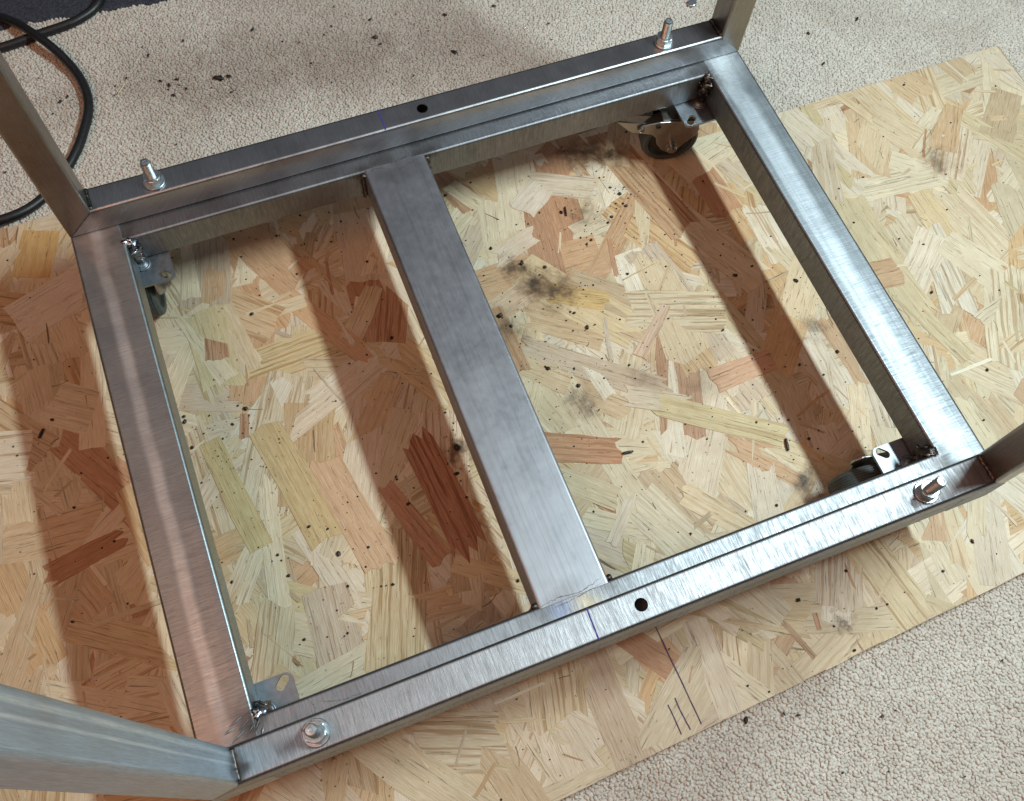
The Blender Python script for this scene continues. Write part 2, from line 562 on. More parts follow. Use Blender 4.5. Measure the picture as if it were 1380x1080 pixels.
def blob(c, rx, ry, rz, lump=0.3, seed=0, nu=10, nv=7, sc=1.4):
    V, F = [], []
    for j in range(nv + 1):
        t = math.pi * j / nv
        for i in range(nu):
            a = 2 * math.pi * i / nu
            d = Vector((math.sin(t) * math.cos(a), math.sin(t) * math.sin(a), math.cos(t)))
            k = 1 + lump * mnoise.noise(d * sc + Vector((seed * 3.1, seed * 1.7, 0)))
            V.append((c[0] + d.x * rx * k, c[1] + d.y * ry * k, c[2] + d.z * rz * k))
    for j in range(nv):
        for i in range(nu):
            k = (i + 1) % nu
            F.append((j * nu + i, (j + 1) * nu + i, (j + 1) * nu + k, j * nu + k))
    return V, F


# ------------------------------------------------------------------ setting: carpet
ZCARP = -0.0150
def board_near(x): return -0.3090 + 0.0456 * x
def board_far(x): return (0.1985 if x > 0.342 else 0.3215) + 0.012 * (x if x > 0.342 else x + 0.38)
XL, XR = -0.80, 0.642
def on_board(x, y, m=0.0):
    return XL < x < XR + m and board_near(x) - m < y < board_far(x) + m

mk('carpet', [(-1.6, -1.4, ZCARP + 0.0028), (1.8, -1.4, ZCARP + 0.0028), (1.8, 1.7, ZCARP + 0.0028), (-1.6, 1.7, ZCARP + 0.0028)], [(0, 1, 2, 3)], mat_backing, kind='structure')

# dark mat at the far edge
def mat_edge(x):
    return 0.568 - 0.075 * (x + 0.25) + 0.004 * mnoise.noise(Vector((x * 60, 3.3, 0))) + 0.012 * mnoise.noise(Vector((x * 7, 9.3, 0)))

def loop_points():
    sp = 0.0026
    P = []
    def grid(x0, x1, y0, y1, s):
        xs = np.arange(x0, x1, s)
        ys = np.arange(y0, y1, s)
        X, Y = np.meshgrid(xs, ys)
        X = X + rng.uniform(-0.4, 0.4, X.shape) * s + (np.arange(len(ys)) % 2)[:, None] * s * 0.5
        Y = Y + rng.uniform(-0.4, 0.4, X.shape) * s
        return list(zip(X.ravel(), Y.ravel()))
    P += grid(-0.62, 0.95, 0.17, 0.78, sp)
    P += grid(0.60, 0.95, -0.50, 0.17, sp)
    P += grid(-0.30, 0.95, -0.66, -0.265, sp)
    out = []
    for x, y in P:
        if on_board(x, y, 0.0006):
            continue
        if y > mat_edge(x) and x < 0.12:
            continue
        out.append((x, y))
    return out

pts = loop_points()
npt = len(pts)
me = bpy.data.meshes.new('carpet_pile')
me.from_pydata([(x, y, ZCARP + 0.0028 + random.uniform(-0.0004, 0.0004)) for x, y in pts], [], [])
ra = me.attributes.new('rot', 'FLOAT_VECTOR', 'POINT')
rv = np.stack([math.pi / 2 + rng.normal(0, 0.7, npt), rng.normal(0, 0.2, npt), rng.uniform(0, 2 * math.pi, npt)], 1).astype(np.float32)
ra.data.foreach_set('vector', rv.ravel())
sa = me.attributes.new('scl', 'FLOAT', 'POINT')
sa.data.foreach_set('value', rng.uniform(0.85, 1.3, npt).astype(np.float32))
pile = bpy.data.objects.new('carpet_pile', me)
COL.objects.link(pile)
pile['kind'] = 'stuff'
pile['label'] = 'curly beige wool loops covering the carpet around the board'
pile['category'] = 'carpet pile'
ng = bpy.data.node_groups.new('pile_loops', 'GeometryNodeTree')
ng.interface.new_socket('Geometry', in_out='INPUT', socket_type='NodeSocketGeometry')
ng.interface.new_socket('Geometry', in_out='OUTPUT', socket_type='NodeSocketGeometry')
gi = ng.nodes.new('NodeGroupInput')
go = ng.nodes.new('NodeGroupOutput')
arc = ng.nodes.new('GeometryNodeCurveArc')
arc.inputs['Resolution'].default_value = 6
arc.inputs['Radius'].default_value = 0.00075
arc.inputs['Start Angle'].default_value = math.radians(-35)
arc.inputs['Sweep Angle'].default_value = math.radians(250)
circ = ng.nodes.new('GeometryNodeCurvePrimitiveCircle')
circ.inputs['Resolution'].default_value = 5
circ.inputs['Radius'].default_value = 0.00118
c2m = ng.nodes.new('GeometryNodeCurveToMesh')
ng.links.new(arc.outputs[0], c2m.inputs[0])
ng.links.new(circ.outputs[0], c2m.inputs[1])
c2m.inputs['Fill Caps'].default_value = True
sm = ng.nodes.new('GeometryNodeSetMaterial')
sm.inputs['Material'].default_value = mat_carpet
ng.links.new(c2m.outputs[0], sm.inputs[0])
iop = ng.nodes.new('GeometryNodeInstanceOnPoints')
ng.links.new(gi.outputs[0], iop.inputs['Points'])
ng.links.new(sm.outputs[0], iop.inputs['Instance'])
nr = ng.nodes.new('GeometryNodeInputNamedAttribute')
nr.data_type = 'FLOAT_VECTOR'
nr.inputs[0].default_value = 'rot'
e2r = ng.nodes.new('FunctionNodeEulerToRotation')
ng.links.new(nr.outputs[0], e2r.inputs[0])
ng.links.new(e2r.outputs[0], iop.inputs['Rotation'])
ns = ng.nodes.new('GeometryNodeInputNamedAttribute')
ns.data_type = 'FLOAT'
ns.inputs[0].default_value = 'scl'
ng.links.new(ns.outputs[0], iop.inputs['Scale'])
ng.links.new(iop.outputs[0], go.inputs[0])
md = pile.modifiers.new('loops', 'NODES')
md.node_group = ng
me.materials.append(mat_carpet)

# ------------------------------------------------------------------ dark mat
nx = 90
V, F = [], []
for i in range(nx + 1):
    x = -0.75 + 0.87 * i / nx
    ye = mat_edge(x) - 0.001
    for (y, z) in ((ye, ZCARP), (ye + 0.001, ZCARP + 0.0035), (ye + 0.004, ZCARP + 0.005), (0.95, ZCARP + 0.005)):
        V.append((x, y, z))
for i in range(nx):
    for k in range(3):
        F.append((i * 4 + k, (i + 1) * 4 + k, (i + 1) * 4 + k + 1, i * 4 + k + 1))
mk('dark_mat', V, F, mat_felt, origin=(-0.3, 0.6, ZCARP), label='dark navy felt mat meeting the beige carpet under the black cable', cat='mat')

# ------------------------------------------------------------------ strand board
TB = 0.011
board = thing('strand_board', 'pale oriented strand board sheet with scorch marks lying on the carpet', 'board', (0, 0, -TB))
outline = [(XL, board_near(XL)), (XR, board_near(XR)), (XR + 0.004, board_far(XR)), (0.3425, board_far(0.3426)), (0.3420, board_far(0.3419)), (XL, board_far(XL))]
nO = len(outline)
ZTOPCORE = -0.0014
V = [(x, y, -TB) for x, y in outline] + [(x, y, ZTOPCORE) for x, y in outline]
F = [tuple(range(nO))[::-1], tuple(range(nO, 2 * nO))] + [(i, (i + 1) % nO, nO + (i + 1) % nO, nO + i) for i in range(nO)]
mk('core', V, F, mat_core, board)


def clip(poly, a, b, c):
    """keep a*x+b*y<=c ; poly of (x,y)"""
    out = []
    for i in range(len(poly)):
        p, q = poly[i], poly[(i + 1) % len(poly)]
        dp, dq = a * p[0] + b * p[1] - c, a * q[0] + b * q[1] - c
        if dp <= 0:
            out.append(p)
        if dp * dq < 0:
            t = dp / (dp - dq)
            out.append((p[0] + (q[0] - p[0]) * t, p[1] + (q[1] - p[1]) * t))
    return out


PAL = [((0.66, 0.56, 0.39), 24), ((0.71, 0.63, 0.47), 24), ((0.63, 0.53, 0.34), 14), ((0.58, 0.45, 0.29), 11), ((0.67, 0.59, 0.47), 14),
       ((0.60, 0.43, 0.24), 7), ((0.55, 0.36, 0.21), 6), ((0.46, 0.26, 0.15), 4), ((0.58, 0.48, 0.37), 8), ((0.58, 0.49, 0.29), 2), ((0.76, 0.70, 0.58), 12)]
PW = [w for _, w in PAL]


def strand(cx, cy, L, wd, ang, zc, colr, stripe, tl, tw, amin=2e-5):
    n_end = random.randint(2, 7)
    n_side = random.randint(2, 4)
    loc = []
    skew0, skew1 = random.uniform(-0.5, 0.5) * wd, random.uniform(-0.5, 0.5) * wd
    taper = random.uniform(0.7, 1.0) if random.random() < 0.8 else random.uniform(0.2, 0.6)
    jag = random.choice((0.015, 0.03, 0.05, 0.10))
    bow = random.uniform(-0.06, 0.06) * L * (0.3 if wd > 0.0012 else 1.6)
    if wd < 0.0012:
        n_side = 6
    for i in range(n_side + 1):
        t = -0.5 + i / n_side
        loc.append((t * L, -wd / 2 * (1 if i == 0 else random.uniform(0.9, 1.06)) + bow * (1 - 4 * t * t)))
    for i in range(1, n_end):
        f = i / n_end
        loc.append((L / 2 + skew1 * (f - 0.5) + random.uniform(-1, 1) * jag * L, (-wd / 2 + wd * f) * taper))
    for i in range(n_side + 1):
        t = 0.5 - i / n_side
        w_ = wd / 2 * (taper + (1 - taper) * i / n_side)
        loc.append((t * L, w_ * random.uniform(0.92, 1.05) + bow * (1 - 4 * t * t)))
    for i in range(1, n_end):
        f = 1 - i / n_end
        loc.append((-L / 2 + skew0 * (f - 0.5) + random.uniform(-1, 1) * jag * L, -wd / 2 + wd * f))
    ca, sa_ = math.cos(ang), math.sin(ang)
    poly = [(cx + a * ca - b * sa_, cy + a * sa_ + b * ca) for a, b in loc]
    poly = clip(poly, 0.0456, -1.0, 0.3090 + random.uniform(-0.0007, 0.0007))          # near edge: y >= -0.309+0.0456x
    poly = clip(poly, 1, 0, XR + 0.001) if poly else poly
    if not poly:
        return None
    if cx > 0.342:
        poly = clip(poly, -0.012, 1, 0.1985)
    elif cy > 0.1985 + 0.012 * 0.342:
        poly = clip(poly, -0.012, 1, 0.3215 + 0.012 * 0.38)
        poly = clip(poly, 1, 0, 0.342)
    elif max(p[0] for p in poly) > 0.342 and max(p[1] for p in poly) > 0.195:
        poly = clip(poly, -0.012, 1, 0.1985)
    if len(poly) < 3:
        return None
    ar = 0.5 * abs(sum(poly[i][0] * poly[(i + 1) % len(poly)][1] - poly[(i + 1) % len(poly)][0] * poly[i][1] for i in range(len(poly))))
    if ar <= amin:
        return None
    ou, ov = random.uniform(0, 5), random.uniform(0, 5)
    top, uv = [], []
    for x, y in poly:
        a = (x - cx) * ca + (y - cy) * sa_
        b = -(x - cx) * sa_ + (y - cy) * ca
        top.append((x, y, zc + tl * a / L + tw * b / wd))
        uv.append((a + ou, b + ov))
    if sum(poly[i][0] * poly[(i + 1) % len(poly)][1] - poly[(i + 1) % len(poly)][0] * poly[i][1] for i in range(len(poly))) < 0:
        top.reverse()
        uv.reverse()
    return dict(top=top, uv=uv, col=colr + (stripe,), area=ar, zc=zc, c=(cx, cy))


def strand_geo(s):
    """flat top, a rounded-over torn rim, and a skirt down into the board"""
    T = s['top']
    n = len(T)
    mx, my = sum(q[0] for q in T) / n, sum(q[1] for q in T) / n
    V, UV2 = list(T), []
    for (x, y, z) in T:
        dd = math.hypot(x - mx, y - my) + 1e-6
        o_ = random.uniform(0.0002, 0.0006) * (0.3 if s.get('small') else 1.0)
        xx, yy = x + (x - mx) / dd * o_, y + (y - my) / dd * o_
        yy = max(yy, board_near(xx) - 0.0002)
        V.append((xx, yy, z - random.uniform(0.00015, 0.00035)))
    V += [(q[0], q[1], q[2] - 0.0007) for q in V[n:]]
    F = [tuple(range(n))]
    UV = list(s['uv'])
    for b in (0, n):
        for i in range(n):
            j = (i + 1) % n
            F.append((b + i, b + n + i, b + n + j, b + j))
            UV += [s['uv'][i], s['uv'][i], s['uv'][j], s['uv'][j]]
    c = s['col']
    rim = (c[0] * 0.86, c[1] * 0.82, c[2] * 0.78, c[3])  # rim colour darkened to draw a shade line round every strand
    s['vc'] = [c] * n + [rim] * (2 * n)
    return V, F, UV


def rand_ang(cx):
    r = random.random()
    if r < 0.5:
        return math.pi / 2 + random.gauss(0, 0.45)
    return random.uniform(0, math.pi)


strands = []
NS = 2500
for i in range(NS):
    cx = random.uniform(-0.66, XR)
    cy = random.uniform(-0.345, 0.33)
    if not on_board(cx, cy, 0.02):
        continue
    big = random.random()
    L = random.uniform(0.06, 0.15) if big < 0.88 else random.uniform(0.02, 0.07)
    wd = random.uniform(0.017, 0.046) if big < 0.86 else random.uniform(0.004, 0.014)
    c0 = random.choices(PAL, PW)[0][0]
    k = random.uniform(0.88, 1.07)
    h = random.uniform(-0.03, 0.03)
    lum = 0.3 * c0[0] + 0.59 * c0[1] + 0.11 * c0[2]
    c0 = tuple(q * 0.97 + lum * 0.03 for q in c0)
    colr = (min(0.8, c0[0] * k * (1 + h)), c0[1] * k, c0[2] * k * (1 - h))
    stripe = random.choice((0, 0, 0.1, 0.2, 0.35, 0.8))
    zc = -0.0013 + 0.0013 * random.random() ** 0.8
    s = strand(cx, cy, L, wd, rand_ang(cx), zc, colr, stripe, random.gauss(0, 0.00013), random.gauss(0, 0.00008))
    if s:
        strands.append(s)
# slivers, torn fibres and dark bark threads lying in the surface
for i in range(520):
    cx, cy = random.uniform(-0.60, XR), random.uniform(-0.345, 0.33)
    if not on_board(cx, cy, 0.0):
        continue
    a = rand_ang(cx)
    t_ = random.random()
    zc = -0.0003 + 0.0005 * random.random()
    if t_ < 0.26:
        c0 = random.choice(((0.25, 0.165, 0.10), (0.32, 0.22, 0.14), (0.18, 0.12, 0.075)))
        s = strand(cx, cy, random.uniform(0.004, 0.022), random.uniform(0.0004, 0.0010), a, zc, c0, 0.2, random.gauss(0, 0.0003), 0.0, 0.0)
    else:
        c0 = random.choices(PAL, PW)[0][0]
        k = random.uniform(0.75, 1.12)
        s = strand(cx, cy, random.uniform(0.010, 0.045), random.uniform(0.0012, 0.0048), a, zc, tuple(min(0.8, q * k) for q in c0), random.choice((0, 0.3)), random.gauss(0, 0.0003), random.gauss(0, 0.0001), 0.0)
    if s:
        s['small'] = True
        strands.append(s)
# a few strands one can recognise in the photograph
for (x, y, L, wd, a, colr, stripe) in (
        (0.038, -0.063, 0.072, 0.026, -0.42, (0.50, 0.25, 0.13), 0.6),
        (-0.085, -0.062, 0.105, 0.030, 1.66, (0.42, 0.20, 0.11), 0.9),
        (-0.197, -0.010, 0.115, 0.030, 1.75, (0.58, 0.46, 0.25), 0.3),
        (-0.160, -0.050, 0.100, 0.030, 1.75, (0.60, 0.42, 0.27), 0.15),
        (-0.245, 0.000, 0.105, 0.020, 1.72, (0.60, 0.49, 0.26), 0.2),
        (-0.118, -0.075, 0.080, 0.020, 1.9, (0.50, 0.28, 0.17), 0.3),
        (0.165, -0.082, 0.110, 0.022, -0.62, (0.60, 0.52, 0.31), 0.5),
        (0.120, -0.045, 0.060, 0.020, -0.5, (0.62, 0.54, 0.42), 0.2),
        (0.205, -0.045, 0.060, 0.024, 0.05, (0.58, 0.36, 0.23), 0.1),
        (0.145, 0.020, 0.060, 0.013, 0.75, (0.62, 0.47, 0.36), 0.5),
        (0.060, 0.145, 0.045, 0.022, 0.35, (0.68, 0.58, 0.47), 0.1),
        (0.095, 0.190, 0.035, 0.028, 0.6, (0.70, 0.64, 0.55), 0.1),
        (0.095, 0.075, 0.05, 0.022, -0.5, (0.60, 0.43, 0.18), 0.1),
        (0.030, 0.090, 0.055, 0.024, 0.3, (0.60, 0.45, 0.32), 0.1),
        (0.018, 0.055, 0.07, 0.016, 1.6, (0.46, 0.28, 0.16), 0.5),
        (-0.370, -0.010, 0.06, 0.02, 0.2, (0.40, 0.20, 0.10), 0.2),
        (-0.355, 0.285, 0.05, 0.035, 1.2, (0.60, 0.40, 0.16), 0.2),
        (-0.40, 0.275, 0.07, 0.03, 0.9, (0.68, 0.58, 0.42), 0.1),
        (0.530, 0.130, 0.06, 0.030, 0.9, (0.58, 0.42, 0.26), 0.2),
        (0.345, -0.215, 0.085, 0.017, 1.0, (0.68, 0.60, 0.45), 0.3)):
    s = strand(x, y, L, wd, a, 0.00025 + random.uniform(0, 0.0001), colr, stripe, random.gauss(0, 0.00008), 0.0)
    if s:
        s['zc'] = 1.0
        strands.append(s)


def in_view(c):
    return -0.47 < c[0] < 0.60 and board_near(c[0]) < c[1] < 0.27


rank = sorted(range(len(strands)), key=lambda i: -(strands[i]['area'] * max(0.02, (strands[i]['zc'] + 0.0013) / 0.0013) ** 2.5 if in_view(strands[i]['c']) else 0))
top300 = set(rank[:298])
aV, aF, aUV, aC = [], [], [], []
for i, s in enumerate(strands):
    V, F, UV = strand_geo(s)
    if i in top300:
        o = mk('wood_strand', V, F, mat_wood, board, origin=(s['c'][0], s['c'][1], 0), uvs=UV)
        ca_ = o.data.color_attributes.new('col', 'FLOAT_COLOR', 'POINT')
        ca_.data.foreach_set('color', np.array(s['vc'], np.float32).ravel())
    else:
        b0 = len(aV)
        aV += V
        aF += [tuple(b0 + k for k in f) for f in F]
        aUV += UV
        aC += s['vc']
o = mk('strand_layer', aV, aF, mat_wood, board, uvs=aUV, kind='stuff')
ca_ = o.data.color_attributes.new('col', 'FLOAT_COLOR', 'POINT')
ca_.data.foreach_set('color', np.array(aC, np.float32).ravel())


def ink_strip(name, p, q, w, z, mat, parent, wob=0.0006, n=14, taper=True):
    p, q = Vector((p[0], p[1], 0)), Vector((q[0], q[1], 0))
    t = (q - p).normalized()
    nn = Vector((-t.y, t.x, 0))
    V, F = [], []
    for i in range(n + 1):
        f = i / n
        c = p.lerp(q, f) + nn * wob * mnoise.noise(Vector((f * 4, p.x * 90, 1)))
        ww = w / 2 * (0.8 + 0.35 * mnoise.noise(Vector((f * 9, q.x * 70, 5))))
        V += [(*(c + nn * ww).xy, z), (*(c - nn * ww).xy, z)]
    for i in range(n):
        F.append((2 * i, 2 * i + 1, 2 * i + 3, 2 * i + 2))
    return mk(name, V, F, mat, parent)


ZI = 0.0006
ink_strip('pen_line', (0.0352, -0.214), (0.0374, -0.3035), 0.00095, ZI, mat_pencil, board)
ink_strip('pen_line', (0.0263, -0.2785), (0.0278, -0.3040), 0.0009, ZI, mat_pencil, board)
ink_strip('pen_line', (0.0194, -0.2811), (0.0197, -0.3045), 0.0008, ZI, mat_pencil, board)

# ------------------------------------------------------------------ base frame
RAD = 0.0026
frame = thing('base_frame', 'rectangular welded steel base frame with a wide middle rail, on four casters', 'frame', (0, 0, ZB))


def rail_y(x0, x1, y0, y1, z0, z1, mat, name='rail', rad=RAD, label=None):
    pr = rrect(x1 - x0, z1 - z0, rad)
    cx, cz = (x0 + x1) / 2, (z0 + z1) / 2
    V, F, UV = extrude(pr, lambda a, b: (cx + a, y0, cz + b), lambda a, b: (cx + a, y1, cz + b))
    return mk(name, V, F, mat, frame, origin=(cx, (y0 + y1) / 2, z0), uvs=UV, label=label)


def rail_x(x0, x1, y0, y1, z0, z1, mat, name='rail', rad=RAD, label=None):
    pr = rrect(y1 - y0, z1 - z0, rad)
    cy, cz = (y0 + y1) / 2, (z0 + z1) / 2
    V, F, UV = extrude(pr, lambda a, b: (x0, cy + a, cz + b), lambda a, b: (x1, cy + a, cz + b))
    return mk(name, V, F, mat, frame, origin=((x0 + x1) / 2, cy, z0), uvs=UV, label=label)


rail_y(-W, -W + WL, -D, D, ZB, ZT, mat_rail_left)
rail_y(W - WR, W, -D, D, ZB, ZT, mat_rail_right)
rail_x(-W + WL - 0.0022, W - WR + 0.0022, -D + 0.0002, -D + WF, ZB + 0.0001, ZT - 0.00012, mat_rail_end)
rail_x(-W + WL - 0.0022, W - WR + 0.0022, D - WF, D - 0.0002, ZB + 0.0001, ZT - 0.00012, mat_rail_end)
rail_y(ML, MR, -D + WF - 0.0022, D - WF + 0.0022, ZB + 0.0002, ZT + 0.0001, mat_rail_mid, label='wide mill-finish middle rail with lengthwise streaks')

# weld fillets in the inner corners (vertical, lumpy)
k = 0
for sx in (-1, 1):
    for sy in (-1, 1):
        cx = -W + WL if sx < 0 else W - WR
        cy = sy * (D - WF)
        bright = sx < 0
        q = []
        rad = []
        for i in range(31):
            f = i / 30
            q.append((cx - sx * (0.0028 + 0.0016 * mnoise.noise(Vector((f * 7, k, 0)))), cy - sy * (0.0028 + 0.0016 * mnoise.noise(Vector((f * 7, k, 8)))), ZT - 0.0012 - f * (HB - 0.002)))
            rad.append((0.0026 + 0.0042 * (0.75 if bright else 1.0) * math.sin(math.pi * min(1, f * 1.15 + 0.12))) * (0.9 + 0.16 * math.sin(f * 23 + k)))
        V, F = sweep(q, rad, 16, lump=0.9, lscale=330, seed=k * 5.0)
        mk('weld_bead', V, F, mat_weld_bright if bright else mat_weld, frame, smooth=True)
        # melted crown where the bead meets the top faces
        V, F = blob((cx - sx * 0.0008, cy - sy * 0.0008, ZT - 0.0016), 0.0045, 0.0045, 0.0021, 0.9, k + 4, 16, 10, 3.0)
        mk('weld_crown', V, F, mat_weld_bright if bright else mat_weld, frame, smooth=True)
        k += 1
# small beads at the T joints of the middle rail
for x in (ML, MR):
    for sy in (-1, 1):
        y = sy * (D - WF)
        s = -1 if x == ML else 1
        q = [(x + s * 0.0012, y - sy * 0.0012, ZT - 0.001 - 0.0285 * i / 12) for i in range(13)]
        V, F = sweep(q, [0.0021 + 0.0006 * math.sin(i * 2.3) for i in range(13)], 9, lump=0.7, lscale=420, seed=k)
        mk('weld_bead', V, F, mat_weld, frame, smooth=True)
        k += 1
# ground weld seams: ragged undercut lines across the joints
def seam(pts, w, seed, name='weld_seam', mat=mat_crack):
    P_ = spline(pts, 12)
    V, F = [], []
    n = len(P_)
    for i, q in enumerate(P_):
        t = (P_[min(i + 1, n - 1)] - P_[max(0, i - 1)]).normalized()
        nn = Vector((-t.y, t.x, 0))
        f = i / (n - 1)
        g = mnoise.noise(Vector((i * 0.35, seed, 0)))
        ww = 0.8 * w * max(0.04, (0.55 + 0.9 * g)) * math.sin(math.pi * (0.04 + 0.92 * f)) ** 0.5
        off = nn * 0.0009 * mnoise.noise(Vector((i * 0.5, seed, 7)))
        V += [tuple(q + off + nn * ww), tuple(q + off - nn * ww)]
    for i in range(n - 1):
        F.append((2 * i, 2 * i + 1, 2 * i + 3, 2 * i + 2))
    return mk(name, V, F, mat, frame)


ZS = ZT + 0.0003
seam([(-0.060, D - WF - 0.0035, ZS), (-0.052, D - WF + 0.0005, ZS), (-0.043, D - WF - 0.002, ZS)], 0.0005, 1)
seam([(-0.046, D - WF + 0.003, ZS), (-0.034, D - WF + 0.002, ZS), (-0.022, D - WF + 0.0045, ZS)], 0.0007, 2)
seam([(-0.038, D - WF - 0.006, ZS), (-0.030, D - WF - 0.0055, ZS), (-0.022, D - WF - 0.003, ZS), (-0.012, D - WF - 0.001, ZS)], 0.0004, 3)
seam([(-0.060, -D + WF - 0.001, ZS), (-0.045, -D + WF + 0.0005, ZS), (-0.030, -D + WF - 0.001, ZS), (-0.012, -D + WF + 0.003, ZS)], 0.0004, 5)
seam([(-0.050, -D + WF - 0.005, ZS), (-0.036, -D + WF - 0.004, ZS), (-0.014, -D + WF - 0.001, ZS)], 0.0003, 6)
seam([(-0.223, -D + WF - 0.004, ZS), (-0.2215, -D + WF - 0.009, ZS), (-0.2225, -D + WF - 0.0135, ZS)], 0.00022, 8)
seam([(-0.218, -D + WF - 0.006, ZS), (-0.205, -D + WF - 0.0105, ZS), (-0.190, -D + WF - 0.0110, ZS)], 0.00022, 9)
# grinder gouges on the near left corner
for i, (x, y, a, l) in enumerate(((-0.2715, -0.1915, 0.35, 0.010), (-0.2675, -0.1955, 0.55, 0.011), (-0.2635, -0.1995, 0.75, 0.011), (-0.2770, -0.1960, 0.25, 0.009),
                                  (-0.2590, -0.1985, 1.0, 0.010), (-0.2720, -0.2010, 0.5, 0.012), (-0.2570, -0.2040, 1.2, 0.009))):
    dx, dy = math.cos(a) * l / 2, math.sin(a) * l / 2
    q = [(x + dx * t, y + dy * t, ZT - 0.00025) for t in np.linspace(-1, 1, 9)]
    V, F = sweep(q, [0.0009 * math.sin(math.pi * (0.06 + 0.88 * i_ / 8)) for i_ in range(9)], 8, lump=0.5, lscale=500, seed=i)
    mk('grind_ridge', V, F, mat_rail_left, frame, smooth=True, uvs=[(0.1, 0.1)] * sum(len(f) for f in F))

# ------------------------------------------------------------------ U-shaped leg frames
LEGTOP = 0.56


def leg_frame(sy, label, mat_bar):
    y0, y1 = (-D, -D + B) if sy < 0 else (D - B, D)
    cy = (y0 + y1) / 2
    z0 = ZT - 0.0002
    t = thing('leg_frame', label, 'leg frame', (0, cy, z0), 'leg frames bolted on the base frame')
    pr = rrect(B, H, RAD)
    def end(sgn):
        return lambda a, b: (sgn * (W - (b + H / 2)), cy + a, z0 + H / 2 + b)
    V, F, UV = extrude(pr, end(-1), end(1))
    bar = mk('crossbar', V, F, mat_bar, t, uvs=UV)
    hole_v, hole_f = lathe([(0.0046, z0 + H - 0.018), (0.0046, z0 + H + 0.01)], (0, cy, 0), 32)
    pin = rrect(B - 0.004, H - 0.004, 0.001, 2)
    cv, cf, _ = extrude(pin, lambda a, b: (-0.2, cy + a, z0 + H / 2 + b), lambda a, b: (0.2, cy + a, z0 + H / 2 + b))
    carve(bar, [(cv, cf), (hole_v, hole_f)])
    for sx in (-1, 1):
        V, F, UV = extrude(pr, lambda a, b: (sx * (W - (b + H / 2)), cy + a, z0 + (b + H / 2)), lambda a, b: (sx * (W - (b + H / 2)), cy + a, LEGTOP))
        mk('leg', V, F, mat_leg if (sx < 0 and sy < 0) else mat_leg_mill, t, uvs=UV)
        # weld in the inner angle
        xi = sx * (W - H)
        q = [(xi - sx * 0.0005, cy + f * (B / 2 - 0.002), z0 + H + 0.0005) for f in np.linspace(-1, 1, 15)]
        V, F = sweep(q, [0.0017 + 0.0002 * math.sin(i * 2.1 + sy) for i in range(15)], 10, lump=0.45, lscale=260, seed=sx * 3 + sy)
        mk('weld_bead', V, F, mat_weld, t, smooth=True)
        # seam along the mitre on the inner face
        yi = cy - sy * (B / 2 + 0.0002)
        V, F = [], []
        for i in range(13):
            f = 0.06 + 0.88 * i / 12
            w_ = 0.00035 * (1 + 0.9 * mnoise.noise(Vector((i * 0.7, sx, sy))))
            x, z = sx * (W - H * f), z0 + H * f
            V += [(x - w_, yi, z + w_), (x + w_, yi, z - w_)]
        F = [(2 * i, 2 * i + 1, 2 * i + 3, 2 * i + 2) for i in range(12)]
        mk('mitre_seam', V, F, mat_crack, t)
    ink_strip('pen_mark', (-0.0354, cy - B / 2 + 0.0008), (-0.0350, cy + B / 2 - 0.0008), 0.0012, z0 + H + 0.0002, mat_ink, t, 0.0002)
    # spatter flecks stuck at the inner angle
    return t


leg_frame(-1, 'near U-shaped steel leg frame with a brushed crossbar bolted over the front rail', mat_bar_front)
leg_frame(1, 'far U-shaped steel leg frame with a dull grey crossbar bolted over the back rail', mat_bar_back)

# ------------------------------------------------------------------ bolts with flange nuts
def bolt(x, y, label, rot, tilt=0.0):
    z = ZT - 0.0002 + H
    t = thing('bolt', label, 'bolt', (x, y, z), 'bolts through the leg frames')
    prof = [(0.0037, -0.004)]
    zz = 0.0
    while zz < 0.0236:
        prof += [(0.0036, zz), (0.0040, zz + 0.0004), (0.0040, zz + 0.0006), (0.0036, zz + 0.0010)]
        zz += 0.00125
    prof += [(0.0036, 0.0240), (0.0031, 0.0250), (0.0014, 0.0252), (0.0012, 0.0247)]
    V, F = lathe(prof, (x, y, z), 24)
    mk('threaded_shank', V, F, mat_bolt, t, smooth=False)
    V, F = lathe([(0.0086, 0.0002), (0.0088, 0.0006), (0.0088, 0.0013), (0.0084, 0.0017), (0.0042, 0.0018)], (x, y, z), 32)
    mk('washer', V, F, mat_bolt, t)
    # hex nut with rounded shoulders
    R = 0.0075
    V, F = [], []
    n = 48
    rings = [(0.0018, 0.95), (0.0023, 1.0), (0.0068, 1.0), (0.0076, 0.93), (0.0079, 0.84)]
    for hz, k in rings:
        for i in range(n):
            a = 2 * math.pi * i / n
            aa = (a % (math.pi / 3)) - math.pi / 6
            rh = R * math.cos(math.pi / 6) / math.cos(aa)
            r = min(rh, R * k)
            V.append((x + r * math.cos(a + rot), y + r * math.sin(a + rot), z + hz))
    for i in range(n):
        V.append((x + 0.0039 * math.cos(2 * math.pi * i / n + rot), y + 0.0039 * math.sin(2 * math.pi * i / n + rot), z + 0.0079))
    for kk in range(len(rings)):
        for i in range(n):
            j = (i + 1) % n
            F.append((kk * n + i, kk * n + j, (kk + 1) * n + j, (kk + 1) * n + i))
    mk('nut', V, F, mat_bolt, t)
    return t


BX, BY = 0.2224, 0.2198
bolt(-BX, BY, 'zinc bolt and nut on the far crossbar beside the leg near the black cable', 0.3)
bolt(BX, BY, 'zinc bolt and nut on the far crossbar above the caster with the brake lever', 0.1)
bolt(-BX, -BY, 'zinc bolt and nut on the near crossbar at the brushed leg in the lower left', 0.55)
bolt(BX, -BY, 'zinc bolt and nut on the near crossbar in the shadow of the right leg', 0.2)

